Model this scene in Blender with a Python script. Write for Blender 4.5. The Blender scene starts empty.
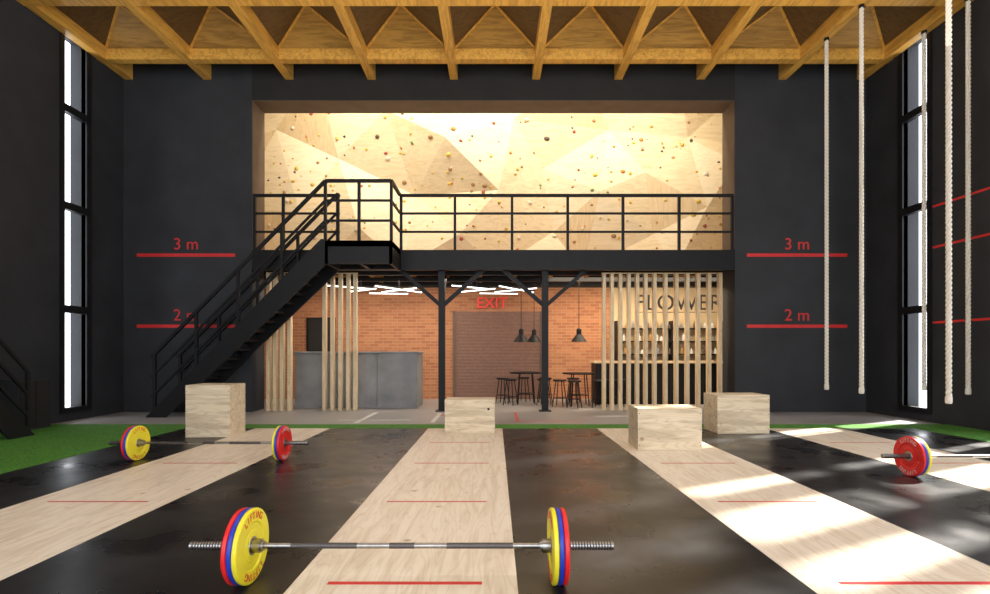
import bpy, math, random
from mathutils import Vector, Matrix, noise
from mathutils.geometry import delaunay_2d_cdt
random.seed(4)
S = bpy.context.scene
S.view_settings.view_transform = 'Standard'
S.view_settings.look = 'None'
S.view_settings.exposure = 0.0

# ------------------------------------------------------------------ materials
def base(name):
    m = bpy.data.materials.new(name); m.use_nodes = True
    nt = m.node_tree; b = nt.nodes['Principled BSDF']
    return m, nt, b
def N(nt, t, **kw):
    n = nt.nodes.new(t)
    for k, v in kw.items(): setattr(n, k, v)
    return n
def noisy(name, c1, c2, scale=(4,4,4), rough=0.6, metal=0.0, bump=0.0, detail=5, r2=None, fac=(0.3,0.7), spec=None, bscale=None):
    m, nt, b = base(name)
    tc = N(nt,'ShaderNodeTexCoord'); mp = N(nt,'ShaderNodeMapping'); mp.inputs['Scale'].default_value = scale
    no = N(nt,'ShaderNodeTexNoise'); no.inputs['Scale'].default_value = 1; no.inputs['Detail'].default_value = detail
    cr = N(nt,'ShaderNodeValToRGB')
    cr.color_ramp.elements[0].position = fac[0]; cr.color_ramp.elements[1].position = fac[1]
    cr.color_ramp.elements[0].color = (*c1,1); cr.color_ramp.elements[1].color = (*c2,1)
    L = nt.links.new
    L(tc.outputs['Object'], mp.inputs['Vector']); L(mp.outputs[0], no.inputs['Vector'])
    L(no.outputs['Fac'], cr.inputs[0]); L(cr.outputs[0], b.inputs['Base Color'])
    b.inputs['Roughness'].default_value = rough; b.inputs['Metallic'].default_value = metal
    if spec is not None: b.inputs['Specular IOR Level'].default_value = spec
    if r2 is not None:
        mr = N(nt,'ShaderNodeMapRange'); mr.inputs['To Min'].default_value = rough; mr.inputs['To Max'].default_value = r2
        mr.inputs['From Min'].default_value=.3; mr.inputs['From Max'].default_value=.7
        L(no.outputs['Fac'], mr.inputs['Value']); L(mr.outputs[0], b.inputs['Roughness'])
    if bump:
        src=no
        if bscale:
            src=N(nt,'ShaderNodeTexNoise'); src.inputs['Scale'].default_value=bscale; src.inputs['Detail'].default_value=6
            L(tc.outputs['Object'], src.inputs['Vector'])
        bp = N(nt,'ShaderNodeBump'); bp.inputs['Strength'].default_value = bump; bp.inputs['Distance'].default_value = .01
        L(src.outputs['Fac'], bp.inputs['Height']); L(bp.outputs[0], b.inputs['Normal'])
    return m
def ply(name, c, axis='y', rough=0.5, dark=0.78, knots=True, ring=.6):
    m, nt, b = base(name); L = nt.links.new
    tc = N(nt,'ShaderNodeTexCoord'); mp = N(nt,'ShaderNodeMapping')
    sc = {'y':(9,1.1,9),'x':(1.1,9,9),'z':(9,9,1.1)}[axis]
    mp.inputs['Scale'].default_value = sc
    no = N(nt,'ShaderNodeTexNoise'); no.inputs['Scale'].default_value = 1.0; no.inputs['Detail'].default_value = 8; no.inputs['Distortion'].default_value = 1.6
    cr = N(nt,'ShaderNodeValToRGB')
    cr.color_ramp.elements[0].position=.36; cr.color_ramp.elements[1].position=.56
    cr.color_ramp.elements[0].color=(c[0]*dark,c[1]*dark*.96,c[2]*dark*.91,1); cr.color_ramp.elements[1].color=(*c,1)
    L(tc.outputs['Object'], mp.inputs['Vector']); L(mp.outputs[0], no.inputs['Vector']); L(no.outputs['Fac'], cr.inputs[0])
    out = cr.outputs[0]
    n2 = N(nt,'ShaderNodeTexNoise'); n2.inputs['Scale'].default_value=.55; n2.inputs['Detail'].default_value=2
    L(mp.outputs[0], n2.inputs['Vector'])
    mu = N(nt,'ShaderNodeMath', operation='MULTIPLY'); mu.inputs[1].default_value=16
    fr = N(nt,'ShaderNodeMath', operation='PINGPONG'); fr.inputs[1].default_value=.5
    L(n2.outputs['Fac'], mu.inputs[0]); L(mu.outputs[0], fr.inputs[0])
    rr = N(nt,'ShaderNodeValToRGB'); rr.color_ramp.elements[0].position=.0; rr.color_ramp.elements[1].position=.22
    rr.color_ramp.elements[0].color=(.80,.72,.62,1); rr.color_ramp.elements[1].color=(1,1,1,1)
    L(fr.outputs[0], rr.inputs[0])
    m0 = N(nt,'ShaderNodeMix', data_type='RGBA', blend_type='MULTIPLY'); m0.inputs[0].default_value=ring
    L(out, m0.inputs[6]); L(rr.outputs[0], m0.inputs[7]); out = m0.outputs[2]
    if knots:
        vo = N(nt,'ShaderNodeTexVoronoi'); vo.inputs['Scale'].default_value = 2.6
        L(tc.outputs['Object'], vo.inputs['Vector'])
        kr = N(nt,'ShaderNodeValToRGB'); kr.color_ramp.elements[0].position=.03; kr.color_ramp.elements[1].position=.10
        kr.color_ramp.elements[0].color=(.42,.27,.15,1); kr.color_ramp.elements[1].color=(1,1,1,1)
        L(vo.outputs['Distance'], kr.inputs[0])
        mx = N(nt,'ShaderNodeMix', data_type='RGBA', blend_type='MULTIPLY'); mx.inputs[0].default_value=.8
        L(out, mx.inputs[6]); L(kr.outputs[0], mx.inputs[7]); out = mx.outputs[2]
    L(out, b.inputs['Base Color']); b.inputs['Roughness'].default_value = rough
    return m
def emis(name, c, s):
    m, nt, b = base(name); b.inputs['Base Color'].default_value=(*c,1)
    b.inputs['Emission Color'].default_value=(*c,1); b.inputs['Emission Strength'].default_value=s
    return m
def brickmat(name):
    m, nt, b = base(name); L = nt.links.new
    tc = N(nt,'ShaderNodeTexCoord'); sx = N(nt,'ShaderNodeSeparateXYZ'); cx = N(nt,'ShaderNodeCombineXYZ'); ad = N(nt,'ShaderNodeMath', operation='ADD')
    L(tc.outputs['Object'], sx.inputs[0]); L(sx.outputs[0], ad.inputs[0]); L(sx.outputs[1], ad.inputs[1])
    L(ad.outputs[0], cx.inputs[0]); L(sx.outputs[2], cx.inputs[1])
    br = N(nt,'ShaderNodeTexBrick')
    br.inputs['Color1'].default_value=(.47,.20,.09,1); br.inputs['Color2'].default_value=(.35,.13,.06,1)
    br.inputs['Mortar'].default_value=(.42,.26,.16,1); br.inputs['Scale'].default_value=1
    br.inputs['Brick Width'].default_value=.26; br.inputs['Row Height'].default_value=.085; br.inputs['Mortar Size'].default_value=.008
    L(cx.outputs[0], br.inputs['Vector']); L(br.outputs['Color'], b.inputs['Base Color'])
    bp = N(nt,'ShaderNodeBump'); bp.inputs['Strength'].default_value=.5; bp.inputs['Distance'].default_value=.01; bp.invert=True
    L(br.outputs['Fac'], bp.inputs['Height']); L(bp.outputs[0], b.inputs['Normal'])
    b.inputs['Roughness'].default_value=.85
    return m

M_wall  = noisy('dark_plaster',(.015,.016,.020),(.025,.027,.033),(1.5,1.5,1.5),.7,bump=.4,bscale=14)
M_head  = noisy('black_plaster',(.010,.009,.009),(.015,.013,.012),(2,2,2),.8)
M_conc  = noisy('polished_concrete',(.27,.255,.25),(.36,.345,.34),(1.2,1.2,1.2),.3,r2=.5)
M_cconc = noisy('grey_concrete',(.19,.195,.20),(.28,.285,.29),(2.5,2.5,2.5),.7,bump=.1)
M_rub   = noisy('black_rubber',(.0085,.0085,.009),(.014,.014,.015),(1.6,1.6,1.6),.19,r2=.47,bump=.10,detail=9,spec=.75)
M_turf  = noisy('green_turf',(.014,.085,.004),(.11,.36,.03),(45,45,45),.9,bump=1.0,detail=4)
M_plat  = ply('platform_plywood',(.84,.745,.62),'y',.42,.86,True,.45)
M_box   = ply('box_plywood',(.76,.64,.46),'x',.55,.76)
M_climb = [ply('climbing_ply_a',(.80,.64,.40),'x',.6,.90,False,.3), ply('climbing_ply_b',(.70,.53,.31),'z',.6,.90,False,.3), ply('climbing_ply_c',(.84,.70,.47),'x',.6,.93,False,.3)]
M_slat  = ply('slat_pine',(.76,.60,.38),'z',.5,.88,False)
M_yel   = ply('yellow_timber',(.74,.40,.075),'y',.5,.70,False)
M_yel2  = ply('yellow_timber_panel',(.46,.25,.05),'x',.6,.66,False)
M_yel_shade  = ply('shaded_timber_panel',(.13,.07,.020),'x',.6,.7,False)  # shade on the coffer side faces, put into the timber colour
M_beige = noisy('beige_panel',(.50,.38,.22),(.60,.46,.28),(2,2,2),.7)
M_blk   = noisy('black_steel',(.007,.007,.008),(.010,.010,.012),(5,5,5),.5,spec=.25)
M_sign  = noisy('bronze_letter',(.05,.04,.03),(.06,.05,.04),(5,5,5),.5)
M_brk   = brickmat('red_brick')
M_red   = noisy('red_paint',(.60,.022,.022),(.68,.03,.03),(9,9,9),.5)
M_redl  = noisy('faded_red_paint',(.50,.08,.06),(.62,.13,.10),(9,9,9),.5)
M_exit  = emis('exit_red',(.8,.03,.02),.22)
M_rope  = noisy('rope_fibre',(.66,.61,.54),(.82,.78,.70),(60,60,60),.9)
M_roll  = noisy('brown_shutter',(.19,.10,.07),(.24,.13,.095),(14,14,14),.5,metal=.1)
M_tan   = noisy('brown_reveal',(.10,.065,.045),(.13,.085,.06),(3,3,3),.7)
M_white = noisy('white_paint',(.6,.6,.58),(.7,.7,.68),(5,5,5),.6)
M_steel = noisy('brushed_steel',(.30,.29,.28),(.40,.39,.38),(30,30,30),.28,metal=1)
M_knurl = noisy('knurled_steel',(.08,.07,.07),(.16,.15,.15),(300,300,300),.5,metal=.9)
M_py    = noisy('yellow_rubber',(.80,.68,.02),(.86,.75,.03),(6,6,6),.38)
M_pb    = noisy('blue_rubber',(.01,.035,.40),(.015,.045,.48),(6,6,6),.38)
M_pr    = noisy('red_rubber',(.70,.012,.012),(.78,.018,.018),(6,6,6),.38)
M_ink   = noisy('dark_hole',(.012,.009,.006),(.016,.012,.009),(6,6,6),.9)
M_tube  = emis('fluorescent_tube',(1,.97,.92),3.5)
M_bulb  = emis('warm_bulb',(1,.75,.45),8)
M_hold  = [noisy('hold_%d'%i,c,[k*1.15 for k in c],(9,9,9),.6) for i,c in enumerate([(.60,.40,.06),(.36,.07,.04),(.10,.07,.045),(.66,.56,.42),(.34,.19,.07),(.16,.24,.08),(.56,.24,.06)])]

# ------------------------------------------------------------------ mesh builder
class MB:
    def __init__(s,name): s.name=name; s.v=[]; s.f=[]; s.fm=[]; s.sm=[]; s.mats=[]
    def mi(s,m):
        if m not in s.mats: s.mats.append(m)
        return s.mats.index(m)
    def add(s,vs,fs,m,smooth=False):
        o=len(s.v); i=s.mi(m)
        s.v += [tuple(v) for v in vs]
        for f in fs: s.f.append([o+k for k in f]); s.fm.append(i); s.sm.append(smooth)
    def box(s,x0,x1,y0,y1,z0,z1,m,rot=None):
        vs=[Vector((x,y,z)) for z in (z0,z1) for x,y in ((x0,y0),(x1,y0),(x1,y1),(x0,y1))]
        s.add(vs,[(3,2,1,0),(4,5,6,7),(0,1,5,4),(1,2,6,5),(2,3,7,6),(3,0,4,7)],m)
    def prismY(s,poly,y0,y1,m):   # poly in XZ
        n=len(poly); vs=[(x,y0,z) for x,z in poly]+[(x,y1,z) for x,z in poly]
        s.add(vs,[tuple(range(n)),tuple(range(2*n-1,n-1,-1))]+[(i,i+n,(i+1)%n+n,(i+1)%n) for i in range(n)],m)
    def prismX(s,poly,x0,x1,m):   # poly in YZ
        n=len(poly); vs=[(x0,y,z) for y,z in poly]+[(x1,y,z) for y,z in poly]
        s.add(vs,[tuple(range(n-1,-1,-1)),tuple(range(n,2*n))]+[((i+1)%n,(i+1)%n+n,i+n,i) for i in range(n)],m)
    def bar(s,p0,p1,w,m):         # square section
        s.cyl(p0,p1,w/1.414,m,4,False,math.pi/4)
    def cyl(s,p0,p1,r,m,n=16,smooth=True,ph=0,r1=None):
        p0=Vector(p0);p1=Vector(p1);d=(p1-p0).normalized()
        up=Vector((0,0,1)) if abs(d.z)<.9 else Vector((0,1,0))
        a=d.cross(up).normalized(); b=d.cross(a)
        r1=r if r1 is None else r1
        vs=[p+(a*math.cos(t)+b*math.sin(t))*rr for p,rr in((p0,r),(p1,r1)) for t in [ph+2*math.pi*k/n for k in range(n)]]
        s.add(vs,[(k,(k+1)%n,(k+1)%n+n,k+n) for k in range(n)],m,smooth)
        s.add(vs,[tuple(range(n-1,-1,-1)),tuple(range(n,2*n))],m)
    def lathe(s,c,axis,prof,m,n=48):   # prof (r,h)
        c=Vector(c); d=Vector(axis); up=Vector((0,0,1)) if abs(d.z)<.9 else Vector((0,1,0))
        a=d.cross(up).normalized(); b=d.cross(a); vs=[];fs=[]
        for r,h in prof:
            for k in range(n):
                t=2*math.pi*k/n; vs.append(c+d*h+(a*math.cos(t)+b*math.sin(t))*r)
        for i in range(len(prof)-1):
            for k in range(n):
                fs.append((i*n+k,i*n+(k+1)%n,(i+1)*n+(k+1)%n,(i+1)*n+k))
        s.add(vs,fs,m,False)
    def text(s,txt,size,mat4,m,ext=.004):
        cu=bpy.data.curves.new('t','FONT'); cu.body=txt; cu.size=size; cu.extrude=ext; cu.align_x='CENTER'; cu.align_y='CENTER'
        ob=bpy.data.objects.new('t',cu); S.collection.objects.link(ob)
        bpy.context.view_layer.update()
        me=bpy.data.meshes.new_from_object(ob.evaluated_get(bpy.context.evaluated_depsgraph_get()))
        s.add([mat4@v.co for v in me.vertices],[tuple(p.vertices) for p in me.polygons],m)
        bpy.data.objects.remove(ob); bpy.data.curves.remove(cu); bpy.data.meshes.remove(me)
    def done(s,bevel=0):
        me=bpy.data.meshes.new(s.name); me.from_pydata(s.v,[],s.f)
        for m in s.mats: me.materials.append(m)
        me.polygons.foreach_set('material_index',s.fm); me.polygons.foreach_set('use_smooth',s.sm)
        me.update()
        ob=bpy.data.objects.new(s.name,me); S.collection.objects.link(ob)
        if bevel:
            bv=ob.modifiers.new('b','BEVEL'); bv.width=bevel; bv.segments=2; bv.limit_method='ANGLE'
        return ob
def FACE(x,y,z): return Matrix.Translation((x,y,z))@Matrix.Rotation(math.pi/2,4,'X')

# ------------------------------------------------------------------ dimensions
WX=8.05; YB=11.27; YS=-4.0; YC=14.4; ZT=9.0; OX0,OX1=-5.27,5.2; OZ=6.76; DZ=3.51
b=MB('floor'); b.box(-WX-.3,WX+.3,YS-.3,YC+.3,-.2,0,M_conc); b.done()
b=MB('rubber_flooring')
for x0,x1 in ((-5.23,-4.05),(-2.79,-1.13),(.125,1.72),(2.98,4.57),(5.83,7.07)):
    y=YS+.02
    while y<8.78:
        y1=min(y+1.6,8.78); b.box(x0+.001,x1-.001,y+.001,y1-.001,0,.01,M_rub); y=y1
b.done()
for i,(x0,x1) in enumerate(((-4.05,-2.79),(-1.13,.125),(1.72,2.98),(4.57,5.83))):
    b=MB('weightlifting_platform')
    ys=[YS+.02,-1.9,.55,3.0,5.45,8.78]
    for a,c in zip(ys[:-1],ys[1:]): b.box(x0+.001,x1-.001,a+.001,c-.001,0,.011,M_plat)
    for yy,w in ((2.9,.035),(4.48,.03),(6.03,.03),(7.4,.03)):
        b.box((x0+x1)/2-.43,(x0+x1)/2+.43,yy-w/2,yy+w/2,.0111,.0122,M_red if yy<3 else M_redl)
    b.done()
b=MB('artificial_turf')
b.box(-WX,-5.235,YS+.02,9.26,0,.014,M_turf); b.box(7.075,WX,YS+.02,9.26,0,.014,M_turf); b.box(-5.235,7.075,8.785,9.26,0,.014,M_turf)
b.done()
b=MB('floor_marking')
for x0,x1,y0,y1,m in ((-2.6,-2.5,9.5,11.2,M_white),(-3.0,-1.6,9.9,9.96,M_white),(-1.2,-.2,10.6,10.68,M_redl),(.3,1.6,9.7,9.76,M_redl),(-1.2,-1.12,9.6,11.0,M_white),(.4,.46,9.7,11.2,M_redl),(2.0,3.6,10.5,10.55,M_white)):
    b.box(x0,x1,y0,y1,0,.002,m)
b.done()

def side_wall(name,sg,slots):
    b=MB(name); xa,xb=sorted((sg*WX,sg*(WX+.3))); z0,z1=.22,7.35
    y=YS
    for a,c in slots:
        b.box(xa,xb,y,a,0,ZT,M_wall); b.box(xa,xb,a,c,0,z0,M_wall); b.box(xa,xb,a,c,z1,ZT,M_wall); y=c
    b.box(xa,xb,y,YB,0,ZT,M_wall); b.done()
    for a,c in slots:
        w=MB('window_%d'%(side_wall.n)); side_wall.n+=1
        x0,x1=sorted((sg*(WX-.03),sg*(WX+.08)))
        w.box(x0,x1,a-.09,a+.0,z0-.07,z1+.05,M_blk); w.box(x0,x1,c,c+.12,z0-.07,z1+.05,M_blk)
        w.box(x0,x1,a,c,z0-.07,z0+.03,M_blk)
        for z in (2.11,4.05,5.88): w.box(x0,x1,a,c,z-.07,z+.07,M_blk)
        w.done()
side_wall.n=1
side_wall('wall_west',-1,[(9.70,10.22)])
side_wall('wall_east',1,[(.6,1.3),(2.2,3.0),(3.7,4.5),(4.9,5.6),(5.9,6.35),(6.65,7.35),(7.75,8.12),(9.66,10.24)])
b=MB('wall_north')
b.box(-WX-.3,OX0,YB,YB+.6,0,ZT,M_wall); b.box(OX1,WX+.3,YB,YB+.6,0,ZT,M_wall); b.box(OX0,OX1,YB,YB+.6,OZ,ZT,M_head)
b.done()
b=MB('trim_1')
b.box(OX0,OX0+.012,YB+.01,YB+.6,DZ,OZ,M_tan); b.box(OX1-.012,OX1,YB+.01,YB+.6,DZ,OZ,M_tan); b.box(OX0,OX1,YB+.01,YB+.6,OZ-.012,OZ,M_tan); b.done()
b=MB('wall_south')
b.box(-WX-.3,-7.3,YS-.3,YS,0,ZT,M_wall); b.box(7.3,WX+.3,YS-.3,YS,0,ZT,M_wall); b.box(-7.3,7.3,YS-.3,YS,0,.3,M_wall); b.box(-7.3,7.3,YS-.3,YS,6.8,ZT,M_wall); b.done()
b=MB('window_%d'%side_wall.n)  # unseen glazing, added to let sky light in as frontal fill
for k in range(7): x=-7.25+k*2.416; b.box(x-.04,x+.04,YS-.2,YS-.1,.3,6.8,M_blk)
for z in (.34,2.5,4.7,6.76): b.box(-7.3,7.3,YS-.19,YS-.11,z-.04,z+.04,M_blk)
b.done()
b=MB('wall_back')
b.box(-7.6,7.6,YC,YC+.3,0,3.08,M_brk); b.box(-7.6,7.6,YC,YC+.3,3.08,ZT,M_tan)
b.box(-7.6,-7.3,YB+.6,YC,0,3.1,M_brk); b.box(7.3,7.6,YB+.6,YC,0,3.1,M_brk)
b.box(3.25,7.29,YC-.004,YC,0,3.08,M_beige)
b.box(-7.6,-7.3,YB+.6,YC,3.1,ZT,M_climb[0]); b.box(7.3,7.6,YB+.6,YC,3.1,ZT,M_climb[0]); b.done()
b=MB('ceiling'); b.box(-WX-.3,WX+.3,YS-.3,YC+.3,ZT,ZT+.2,M_head); b.done()

# timber coffer ceiling ---------------------------------------------------------
b=MB('timber_coffer_ceiling')
ZB=7.2; bx=[-7.93,-6.23,-4.45,-2.67,-.89,.89,2.67,4.45,6.23,7.93]
cy=[10.57-1.78*k for k in range(9)]
for x in bx: b.box(x-.085,x+.085,YS+.01,YB-.005,ZB,ZB+.32,M_yel)
for y in cy: b.box(-WX+.01,WX-.01,y-.085,y+.085,ZB+.004,ZB+.22,M_yel)
for i in range(len(bx)-1):
    for j in range(len(cy)-1):
        x0,x1=bx[i],bx[i+1]; y1,y0=cy[j],cy[j+1]; z=ZB+.21; zc=ZB+.66; c=((x0+x1)/2,(y0+y1)/2+.1,zc)
        P=[(x0,y0,z),(x1,y0,z),(x1,y1,z),(x0,y1,z)]
        for k,mm in enumerate((M_yel_shade,M_yel_shade,M_yel2,M_yel_shade)):
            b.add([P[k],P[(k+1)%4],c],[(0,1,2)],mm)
        for k in range(4): b.bar(P[k],c,.045,M_yel)
b.box(-WX+.01,WX-.01,cy[0],YB-.005,ZB+.33,ZB+.36,M_head)
b.done()

# mezzanine -------------------------------------------------------------------
b=MB('mezzanine_deck')
b.box(OX0+.01,OX1-.01,YB,YB+.6,DZ-.1,DZ,M_blk)
b.box(-7.29,7.29,YB+.6,YC-.005,DZ-.1,DZ-.002,M_yel2)
b.done()
b=MB('mezzanine_deck_beams')   # deck edge beam and joists
b.box(OX0+.01,OX1-.01,YB-.01,YB+.10,3.08,DZ-.101,M_blk)
b.box(OX0+.01,OX1-.01,YB-.02,YB-.001,3.08,DZ,M_blk)
b.box(-7.29,7.29,YC-.15,YC-.005,3.1,DZ-.101,M_blk)
for k in range(12):
    x=-4.9+k*.9; b.box(x-.05,x+.05,YB+.1,YC-.15,3.2,DZ-.101,M_yel2)
for y in (12.2,13.3): b.box(-7.29,7.29,y-.05,y+.05,3.1,3.2,M_blk)
b.done()
b=MB('mezzanine_column')
for x in (-1.17,1.1):
    b.box(x-.07,x+.07,11.38,11.52,0,3.1,M_blk); b.box(x-.13,x+.13,11.32,11.58,0,.02,M_blk)
    for sg in (-1,1):
        b.bar((x,11.45,2.3),(x+sg*.9,11.45,3.1),.085,M_blk)
    b.bar((x,11.45,2.3),(x,12.2,3.1),.08,M_blk)
b.done()

def railing(b,pts,posts,zb=0):
    for (p,q) in zip(pts[:-1],pts[1:]):
        p=Vector(p);q=Vector(q)
        for h,w in ((1.19,.06),(.8,.042),(.4,.042)):
            b.bar(p+Vector((0,0,h)),q+Vector((0,0,h)),w,M_blk)
    for p in posts:
        b.bar(p,(p[0],p[1],p[2]+1.2),.055,M_blk)
b=MB('mezzanine_railing')
ry=YB+.03
railing(b,[(-2.04,ry,DZ),(5.17,ry,DZ)],[(x,ry,DZ) for x in (-2.04,-.87,.37,1.58,2.78,4.0,5.15)])
railing(b,[(OX0+.02,ry,DZ),(-3.37,ry,DZ)],[(x,ry,DZ) for x in (-5.22,-4.6,-3.42)])
b.done()

b=MB('steel_staircase')
XT,XBm=-3.37,-6.83; y0,y1=10.30,11.2; n=18; rise=DZ/n; run=(XT-XBm)/n; sl=DZ/(XT-XBm)
for k in range(1,n):
    x=XBm+run*k; z=rise*k; b.box(x-.04,x+run+.05,y0+.05,y1-.05,z-.04,z,M_blk)
    b.box(x-.04,x-.02,y0+.05,y1-.05,z-.1,z,M_blk)
for ya in (y0,y1-.05):
    b.prismY([(XBm-.1,0),(XBm+.3,0),(XT+.02,DZ-.46),(XT+.02,DZ+.03),(XT-.08,DZ+.03)],ya,ya+.05,M_blk)
YL=YB-.022
b.box(XT,-2.04,y0,YL,DZ-.12,DZ,M_blk)
b.box(XT,-2.04,y0,y0+.06,DZ-.46,DZ,M_blk); b.box(XT,XT+.06,y0,YL,DZ-.46,DZ-.1,M_blk); b.box(-2.10,-2.04,y0,YL,DZ-.46,DZ,M_blk)
b.box(XT,-2.04,YL-.06,YL,DZ-.43,DZ,M_blk)
b.bar((-2.7,y0+.03,DZ-.4),(-2.7,YL-.05,DZ-.4),.08,M_blk)
yr=y0+.03; yq=y1-.03
railing(b,[(XBm,yr,0),(XT,yr,DZ),(-2.06,yr,DZ),(-2.06,YB-.02,DZ)],[(XBm+(XT-XBm)*t,yr,DZ*t) for t in (.02,.26,.5,.75)]+[(XT,yr,DZ),(-2.7,yr,DZ),(-2.06,yr,DZ)])
railing(b,[(XBm,yq,0),(XT,yq,DZ)],[(XBm+(XT-XBm)*t,yq,DZ*t) for t in (.02,.26,.5,.75,1)])
b.done()
b=MB('steel_staircase')
xa,xb=-7.95,-7.12; ys=7.95; m_=1.1
for k in range(1,14):
    y=ys-.2*k; z=.2*m_*k*.9+.014; b.box(xa+.05,xb-.05,y-.24,y+.02,z-.04,z,M_blk)
Lr=2.8
for x in (xa,xb-.05):
    b.prismX([(ys+.1,0.0145),(ys-.3,0.0145),(ys-Lr,(Lr-.35)*m_),(ys-Lr,(Lr+.1)*m_)],x,x+.05,M_blk)
    for h in (1.0,.66,.33):
        b.bar((x+.025,ys,h),(x+.025,ys-Lr,h+Lr*m_*.95),.04,M_blk)
    for t in (0,.9,1.8,2.7):
        b.bar((x+.025,ys-t,t*m_*.95+.0145),(x+.025,ys-t,t*m_*.95+1.0),.045,M_blk)
b.box(xa,xb,ys-Lr-1.5,ys-Lr,Lr*m_-.1,Lr*m_,M_blk)
b.box(xa,xa+.08,ys-Lr-1.5,ys-Lr-1.42,.0145,Lr*m_,M_blk); b.box(xb-.08,xb,ys-Lr-1.5,ys-Lr-1.42,.0145,Lr*m_,M_blk)
b.done()

# climbing wall ---------------------------------------------------------------
pts=[]
X0,X1,Z0,Z1=-7.25,7.25,DZ+.001,8.9
for x in (X0,-4.8,-2.4,0,2.4,4.8,X1):
    for z in (Z0,Z1): pts.append((x,z))
for z in (5.2,7.0): pts+= [(X0,z),(X1,z)]
inner=[(-6.0,7.4),(-5.3,5.1),(-4.3,6.6),(-3.6,4.6),(-2.9,7.7),(-2.2,5.6),(-1.3,6.9),(-.9,4.4),(.1,5.6),(.5,7.5),(1.3,6.3),(1.6,4.6),(2.8,5.6),(3.1,7.4),(4.1,6.2),(4.3,4.5),(5.3,7.2),(5.7,5.2),(6.5,6.4)]
pts+=inner
vs,es,fs,*_=delaunay_2d_cdt([Vector(p) for p in pts],[],[],0,1e-5)
random.seed(11)
V=[]
for p in vs:
    edge = min(abs(p.x-X0),abs(p.x-X1))<.01
    V.append(Vector((p.x, YC-.02-(0.05 if edge else random.uniform(.05,.85)), p.y)))
b=MB('climbing_wall')
for f in fs:
    a,c,d=[V[k] for k in f]
    b.add([a,c,d],[(0,1,2)],random.choices(M_climb,[5,2,4])[0])
def ico(b,c,r,nrm,m):
    q=Vector((0,0,1)).rotation_difference(nrm)
    vs=[];k=6
    st=random.uniform(.7,1.5)
    for i,(rr,h) in enumerate(((1,0),(.85,.35),(.4,.55))):
        for j in range(k):
            t=2*math.pi*j/k+i*.4; vs.append(c+q@Vector((math.cos(t)*r*rr*st*random.uniform(.8,1.1),math.sin(t)*r*rr,h*r)))
    fs_=[(i*k+j,i*k+(j+1)%k,(i+1)*k+(j+1)%k,(i+1)*k+j) for i in range(2) for j in range(k)]+[tuple(2*k+j for j in range(k))]
    b.add(vs,fs_,m,True)
tris=[[V[k] for k in f] for f in fs]; areas=[((t[1]-t[0]).cross(t[2]-t[0])).length for t in tris]
for _ in range(450):
    t=random.choices(tris,areas)[0]; u,v=random.random(),random.random()
    if u+v>1:u,v=1-u,1-v
    p=t[0]+(t[1]-t[0])*u+(t[2]-t[0])*v
    nr=(t[1]-t[0]).cross(t[2]-t[0]).normalized()
    if nr.y>0: nr=-nr
    ico(b,p,random.choice((.025,.03,.03,.035,.04,.045,.06)),nr,random.choices(M_hold,[6,1.4,.8,1.5,2.6,.4,1.4])[0])
b.done()

# cafe --------------------------------------------------------------------------
b=MB('door_1')
b.box(-1.1,1.25,YC-.05,YC-.006,0,2.42,M_roll)
for k in range(60): b.cyl((-1.08,YC-.05,.03+k*.04),(1.23,YC-.05,.03+k*.04),.014,M_roll,8)
b.box(-1.16,-1.1,YC-.10,YC-.006,0,2.42,M_tan); b.box(1.25,1.31,YC-.10,YC-.006,0,2.42,M_tan); b.done()
b=MB('exit_sign'); b.text('EXIT',.42,FACE(-.08,YC-.06,2.64),M_exit,.02); b.done()
b=MB('door_2'); b.box(-5.2,-4.4,YC-.06,YC-.006,0,2.25,M_blk); b.box(-5.14,-4.46,YC-.08,YC-.06,.02,2.2,M_head); b.cyl((-4.55,YC-.13,1.0),(-4.55,YC-.13,1.15),.012,M_steel); b.box(-4.56,-4.54,YC-.13,YC-.08,1.06,1.08,M_steel); b.done()
b=MB('concrete_reception_counter')
b.box(-4.65,-2.72,12.1,12.95,0,1.27,M_cconc); b.box(-2.71,-1.80,12.02,12.95,0,1.27,M_cconc); b.box(-4.68,-1.77,12.0,13.0,1.27,1.31,M_cconc)
b.done(.006)
def slats(name,xs,y,z1,w=.085):
    b=MB(name)
    for x in xs: b.box(x-w/2,x+w/2,y-.05,y+.07,0.0,z1,M_slat)
    b.box(min(xs)-.05,max(xs)+.05,y-.02,y+.04,z1,z1+.02,M_slat); b.done()
px=lambda p,s=45.2:(p-495)/s
slats('timber_slat_screen',[px(p) for p in (268.5,275,282,289.5)],11.52,3.05,.075)
slats('timber_slat_screen',[px(p) for p in (323,331,339,347,354)],11.62,3.05,.075)
slats('timber_slat_screen',[px(p) for p in (605,613,621.5,630,638.5,647,656,667,678,689,700,711,722)],11.62,3.05,.075)
b=MB('bar_counter')
b.box(2.5,5.9,12.9,13.5,0,1.02,M_blk); b.box(2.45,5.95,12.85,13.55,1.02,1.07,M_slat)
for k in range(17): b.box(2.55+k*.2,2.58+k*.2,12.885,12.9,.05,1.0,M_head)
b.done()
b=MB('bottle_shelf')
for z in (1.25,1.6,1.95):
    b.box(3.3,6.3,YC-.3,YC-.01,z-.03,z,M_blk)
    x=3.4
    while x<6.2:
        r=random.uniform(.025,.045); h=random.uniform(.12,.24); mm=random.choice((M_white,M_hold[4],M_hold[2],M_hold[4],M_white,M_cconc))
        b.lathe((x,YC-.15,z),(0,0,1),[(0,0),(r,0),(r,h*.6),(r*.35,h*.78),(r*.35,h),(0,h)],mm,10); x+=random.uniform(.11,.2)
for x in (3.3,4.8,6.27): b.box(x,x+.03,YC-.3,YC-.01,1.0,2.15,M_blk)
b.done()
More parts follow.
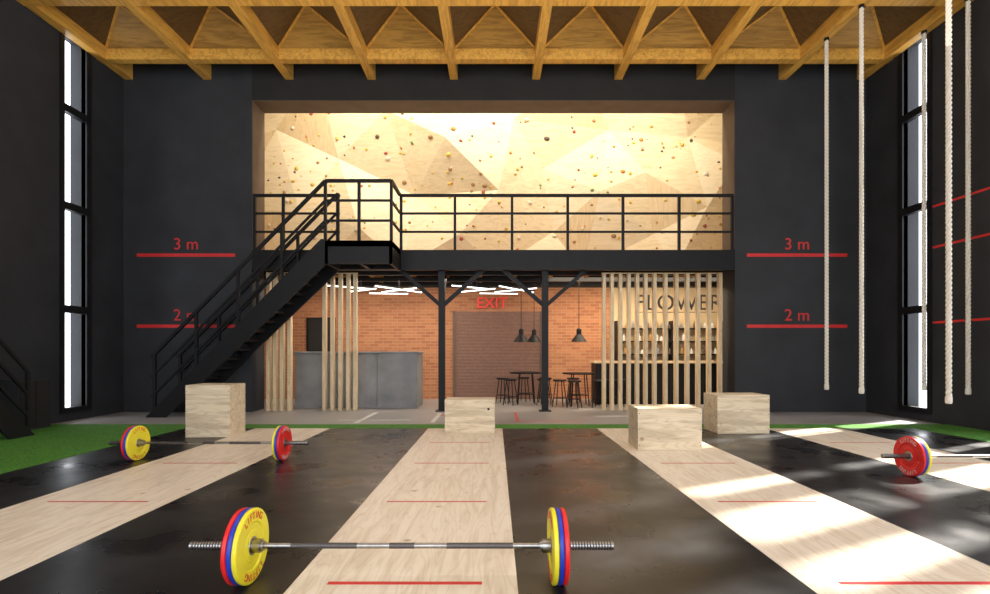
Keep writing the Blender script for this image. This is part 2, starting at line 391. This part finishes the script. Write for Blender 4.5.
b=MB('cafe_sign'); b.text('FLOWER',.50,FACE(4.15,11.74,2.40),M_sign,.012); b.box(3.15,5.05,11.735,11.75,2.19,2.205,M_sign); b.done()
def table(x,y):
    b=MB('round_bar_table')
    b.lathe((x,y,.76),(0,0,1),[(0,0),(.39,0),(.4,.01),(.4,.03),(.39,.035),(0,.035)],M_blk,32)
    for k in range(4):
        t=math.pi/4+k*math.pi/2; c,s_=math.cos(t),math.sin(t)
        b.cyl((x+.3*c,y+.3*s_,0),(x+.22*c,y+.22*s_,.76),.014,M_blk,8)
        t2=t+math.pi/2; b.cyl((x+.27*c,y+.27*s_,.25),(x+.27*math.cos(t2),y+.27*math.sin(t2),.25),.01,M_blk,6)
    b.done()
def stool(x,y):
    b=MB('bar_stool')
    b.lathe((x,y,.60),(0,0,1),[(0,0),(.15,0),(.165,.01),(.165,.03),(.15,.04),(0,.035)],M_blk,20)
    for k in range(4):
        t=.3+k*math.pi/2; c,s_=math.cos(t),math.sin(t)
        b.cyl((x+.19*c,y+.19*s_,0),(x+.1*c,y+.1*s_,.6),.012,M_blk,8)
        t2=t+math.pi/2; b.cyl((x+.165*c,y+.165*s_,.2),(x+.165*math.cos(t2),y+.165*math.sin(t2),.2),.009,M_blk,6)
    b.done()
table(.78,13.1); table(2.05,12.7)
for x,y in ((.2,13.3),(.38,12.75),(1.2,12.75),(1.3,13.4),(.75,13.7),(1.55,12.45),(1.85,12.12),(2.45,12.2),(2.62,12.66),(2.0,13.3),(3.0,12.5)): stool(x,y)
for x,y in ((.65,12.9),(1.0,13.3),(2.05,12.7)):
    b=MB('pendant_lamp'); z=1.55
    b.lathe((x,y,z),(0,0,1),[(.2,0),(.195,.005),(.075,.17),(.06,.18),(.06,.3),(.03,.33),(0,.33)],M_blk,24)
    b.lathe((x,y,z),(0,0,1),[(.195,.003),(.07,.165),(0,.17)],M_head,24)
    b.lathe((x,y,z+.08),(0,0,1),[(0,0),(.03,.02),(.03,.05),(0,.08)],M_bulb,12)
    b.cyl((x,y,z+.33),(x,y,3.41),.008,M_blk,6); b.done()
for cx in (-2.9,0.0):
    b=MB('linear_ceiling_light')
    for a,c in (((-1.0,-.7),(-.1,.0)),((-.9,.6),(.0,-.1)),((.0,.6),(1.0,-.2)),((.1,-.6),(1.0,.7)),((-.4,.9),(.6,1.0))):
        zt=2.84
        p=Vector((cx+a[0],12.75+a[1],zt)); q=Vector((cx+c[0],12.75+c[1],zt))
        b.cyl(p,q,.013,M_tube,8); b.bar(p+Vector((0,0,.03)),q+Vector((0,0,.03)),.03,M_blk)
        b.cyl((p+q)/2+Vector((0,0,.04)),((p+q)/2).to_2d().to_3d()+Vector((0,0,3.41)),.006,M_blk,6)
    b.done()

# wall markings
for x0,x1 in ((-7.76,-5.63),(5.46,7.63)):
    for z,t in ((3.40,'3 m'),(1.86,'2 m')):
        b=MB('height_marking'); b.box(x0,x1,YB-.006,YB-.001,z-.035,z+.035,M_red)
        b.text(t,.36,FACE((x0+x1)/2,YB-.005,z+.23),M_red,.003); b.done()
for z in (1.84,3.22,3.97):
    b=MB('height_marking'); b.box(WX-.006,WX-.001,8.25,9.56,z-.02,z+.02,M_red); b.done()
b=MB('metal_cabinet'); b.box(-7.95,-7.65,8.35,8.95,.014,.85,M_wall); b.box(-7.65,-7.635,8.37,8.64,.05,.82,M_head); b.box(-7.65,-7.635,8.66,8.93,.05,.82,M_head); b.done()

# ropes
def rope(x,y,zb=.62,zt=7.195):
    b=MB('climbing_rope'); ns=int((zt-zb)/.02)
    for st in range(3):
        vs=[];fs=[]
        for i in range(ns+1):
            z=zb+(zt-zb)*i/ns; a=st*2*math.pi/3+z*2*math.pi/.2
            cx,cy_=x+.019*math.cos(a),y+.019*math.sin(a)
            for k in range(6):
                t=k*math.pi/3; vs.append((cx+.0195*math.cos(t),cy_+.0195*math.sin(t),z))
        for i in range(ns):
            for k in range(6): fs.append((i*6+k,i*6+(k+1)%6,(i+1)*6+(k+1)%6,(i+1)*6+k))
        b.add(vs,fs,M_rope,True)
    b.lathe((x,y,zb-.03),(0,0,1),[(0,0),(.03,0),(.041,.015),(.041,.09),(.035,.1),(0,.1)],M_rope,14)
    b.cyl((x,y,zt-.05),(x,y,zt),.045,M_blk,12)
    b.done()
for x,y in ((6.23,9.77),(6.23,8.84),(6.23,7.14),(7.88,9.55),(7.88,8.66)): rope(x,y)

# plyo boxes
def plyo(x0,x1,y0,y1,h,rot,hz):
    b=MB('plyo_box'); cx,cy_=(x0+x1)/2,(y0+y1)/2; w,d=x1-x0,y1-y0; z0=.0125
    hx,hy=w/2,d/2; t=.018
    b.box(-hx,hx,-hy,-hy+t,z0,h,M_box); b.box(-hx,hx,hy-t,hy,z0,h,M_box)
    b.box(-hx,-hx+t,-hy+t+.0005,hy-t-.0005,z0,h,M_box); b.box(hx-t,hx,-hy+t+.0005,hy-t-.0005,z0,h,M_box)
    b.box(-hx+t,hx-t,-hy+t,hy-t,h-t,h-.0006,M_box); b.box(-hx+t,hx-t,-hy+t,hy-t,z0,z0+t,M_box)
    if hz: b.cyl((hx*.75,-hy-.001,h*.72),(hx*.75,-hy+.004,h*.72),.02,M_ink,16)
    for sx in (-1,1):
        for zz in (.12,.5,.88):
            b.cyl((sx*(hx-.02),-hy-.0006,z0+(h-z0)*zz),(sx*(hx-.02),-hy+.002,z0+(h-z0)*zz),.006,M_ink,8)
    o=b.done(.003); o.location=(cx,cy_,0); o.rotation_euler=(0,0,rot)
plyo(-4.67,-4.01,7.84,8.36,.80,.03,0)
plyo(-.8,0.0,8.30,8.74,.54,-.02,1)
plyo(1.88,2.71,6.80,7.35,.56,-.03,0)
plyo(3.50,4.33,8.2,8.72,.62,.02,0)

# barbells
R=.205
def barbell(xc,y,z0):
    b=MB('barbell'); z=z0+R; hi=.83
    b.cyl((xc-hi,y,z),(xc+hi,y,z),.0155,M_steel,16)
    for a,c in ((-.62,-.25),(-.07,.07),(.25,.62)): b.cyl((xc+a,y,z),(xc+c,y,z),.0162,M_knurl,16)
    for sg in (-1,1):
        X=lambda h: xc+sg*(hi+h)
        b.cyl((X(-.045),y,z),(X(0),y,z),.038,M_steel,24); b.cyl((X(-.06),y,z),(X(-.045),y,z),.028,M_steel,24)
        h=0
        for m in (M_py,M_pb,M_pr):
            t=.0275
            prof=[(.026,.006),(.05,.006),(.052,.003),(.085,.005),(.09,.008),(.125,.008),(.135,.001),(.196,.0),(.203,.003),(R,.008),(R,t-.008),(.203,t-.003),(.196,t),(.135,t-.001),(.125,t-.008),(.09,t-.008),(.085,t-.005),(.052,t-.003),(.05,t-.006),(.026,t-.006)]
            b.lathe((X(h),y,z),(sg,0,0),prof,m,64)
            b.lathe((X(h),y,z),(sg,0,0),[(.026,.001),(.05,.001),(.052,.004),(.052,t-.004),(.05,t-.001),(.026,t-.001)],M_steel,32)
            for fs_,off in ((-1,-.0015),(1,t+.0015)):
                nx=sg*fs_
                for base_a in (math.pi/2,-math.pi/2):
                    word='LIFTING'
                    for i,ch in enumerate(word):
                        a=base_a-(i-(len(word)-1)/2)*.19
                        nrm=Vector((nx,0,0)); right=Vector((0,0,1)).cross(nrm)
                        rad=right*math.cos(a)+Vector((0,0,1))*math.sin(a)
                        tan=rad.cross(nrm)
                        Mx=Matrix((( tan.x,rad.x,nrm.x,0),(tan.y,rad.y,nrm.y,0),(tan.z,rad.z,nrm.z,0),(0,0,0,1)))
                        c=Vector((X(h+off),y,z))+rad*.166
                        if (m is M_py and fs_==-1) or (m is M_pr and fs_==1):
                            b.text(ch,.055,Matrix.Translation(c)@Mx,M_red if m is M_py else M_white,.0006)
            h+=t+.0005
        b.cyl((X(0),y,z),(X(.34),y,z),.0225,M_steel,24)
        k=h+.005
        while k<.33: b.lathe((X(k),y,z),(sg,0,0),[(.0225,0),(.025,.002),(.025,.006),(.0225,.008)],M_knurl,20); k+=.016
        b.cyl((X(.34),y,z),(X(.35),y,z),.025,M_steel,24)
    b.done()
barbell(-.52,2.91,.0115); barbell(-3.41,6.2,.0115); barbell(5.21,5.41,.0115)

# ------------------------------------------------------------------ light
w=bpy.data.worlds.new('World'); S.world=w; w.use_nodes=True
bg=w.node_tree.nodes['Background']; bg.inputs[0].default_value=(.91,.95,1,1); bg.inputs[1].default_value=4.0
def sun(d,e):
    l=bpy.data.lights.new('sun','SUN'); l.energy=e; l.angle=math.radians(1.8); l.color=(1,.94,.85)
    o=bpy.data.objects.new('sun',l); S.collection.objects.link(o); o.rotation_euler=Vector(d).to_track_quat('-Z','Y').to_euler()
sun((-2,-1,-1.83),17)
def area(name,loc,d,sx,sy,e,c=(1,1,1)):
    l=bpy.data.lights.new(name,'AREA'); l.shape='RECTANGLE'; l.size=sx; l.size_y=sy; l.energy=e; l.color=c
    o=bpy.data.objects.new(name,l); S.collection.objects.link(o); o.location=loc; o.rotation_euler=Vector(d).to_track_quat('-Z','Y').to_euler()
area('climbing_wall_added_fill',(0,12.3,8.6),(0,.5,-1),11,.6,530,(1,.89,.72))  # hidden area light, added in place of skylight from above
area('cafe_lamp',(-2.7,12.6,3.05),(0,.1,-1),4.5,1.2,150,(1,.84,.66))
area('cafe_lamp',(3.6,12.7,3.05),(0,.3,-1),4.5,1.2,200,(1,.82,.6))
area('added_floor_fill',(0,3.5,7.1),(0,.15,-1),11,6,270,(1,.96,.90))  # no fixture here: fill light added out of frame to brighten the floor
area('added_ceiling_fill',(0,5.5,5.9),(0,.25,1),13,5,260,(1,.92,.78))  # no fixture here: upward fill added to brighten the timber coffers

cd=bpy.data.cameras.new('camera'); cd.sensor_width=36; cd.lens=36*520/990; cd.shift_y=55/990; cd.clip_end=200
co=bpy.data.objects.new('camera',cd); S.collection.objects.link(co); co.location=(0,0,1.3); co.rotation_euler=(math.pi/2,0,0)
S.camera=co
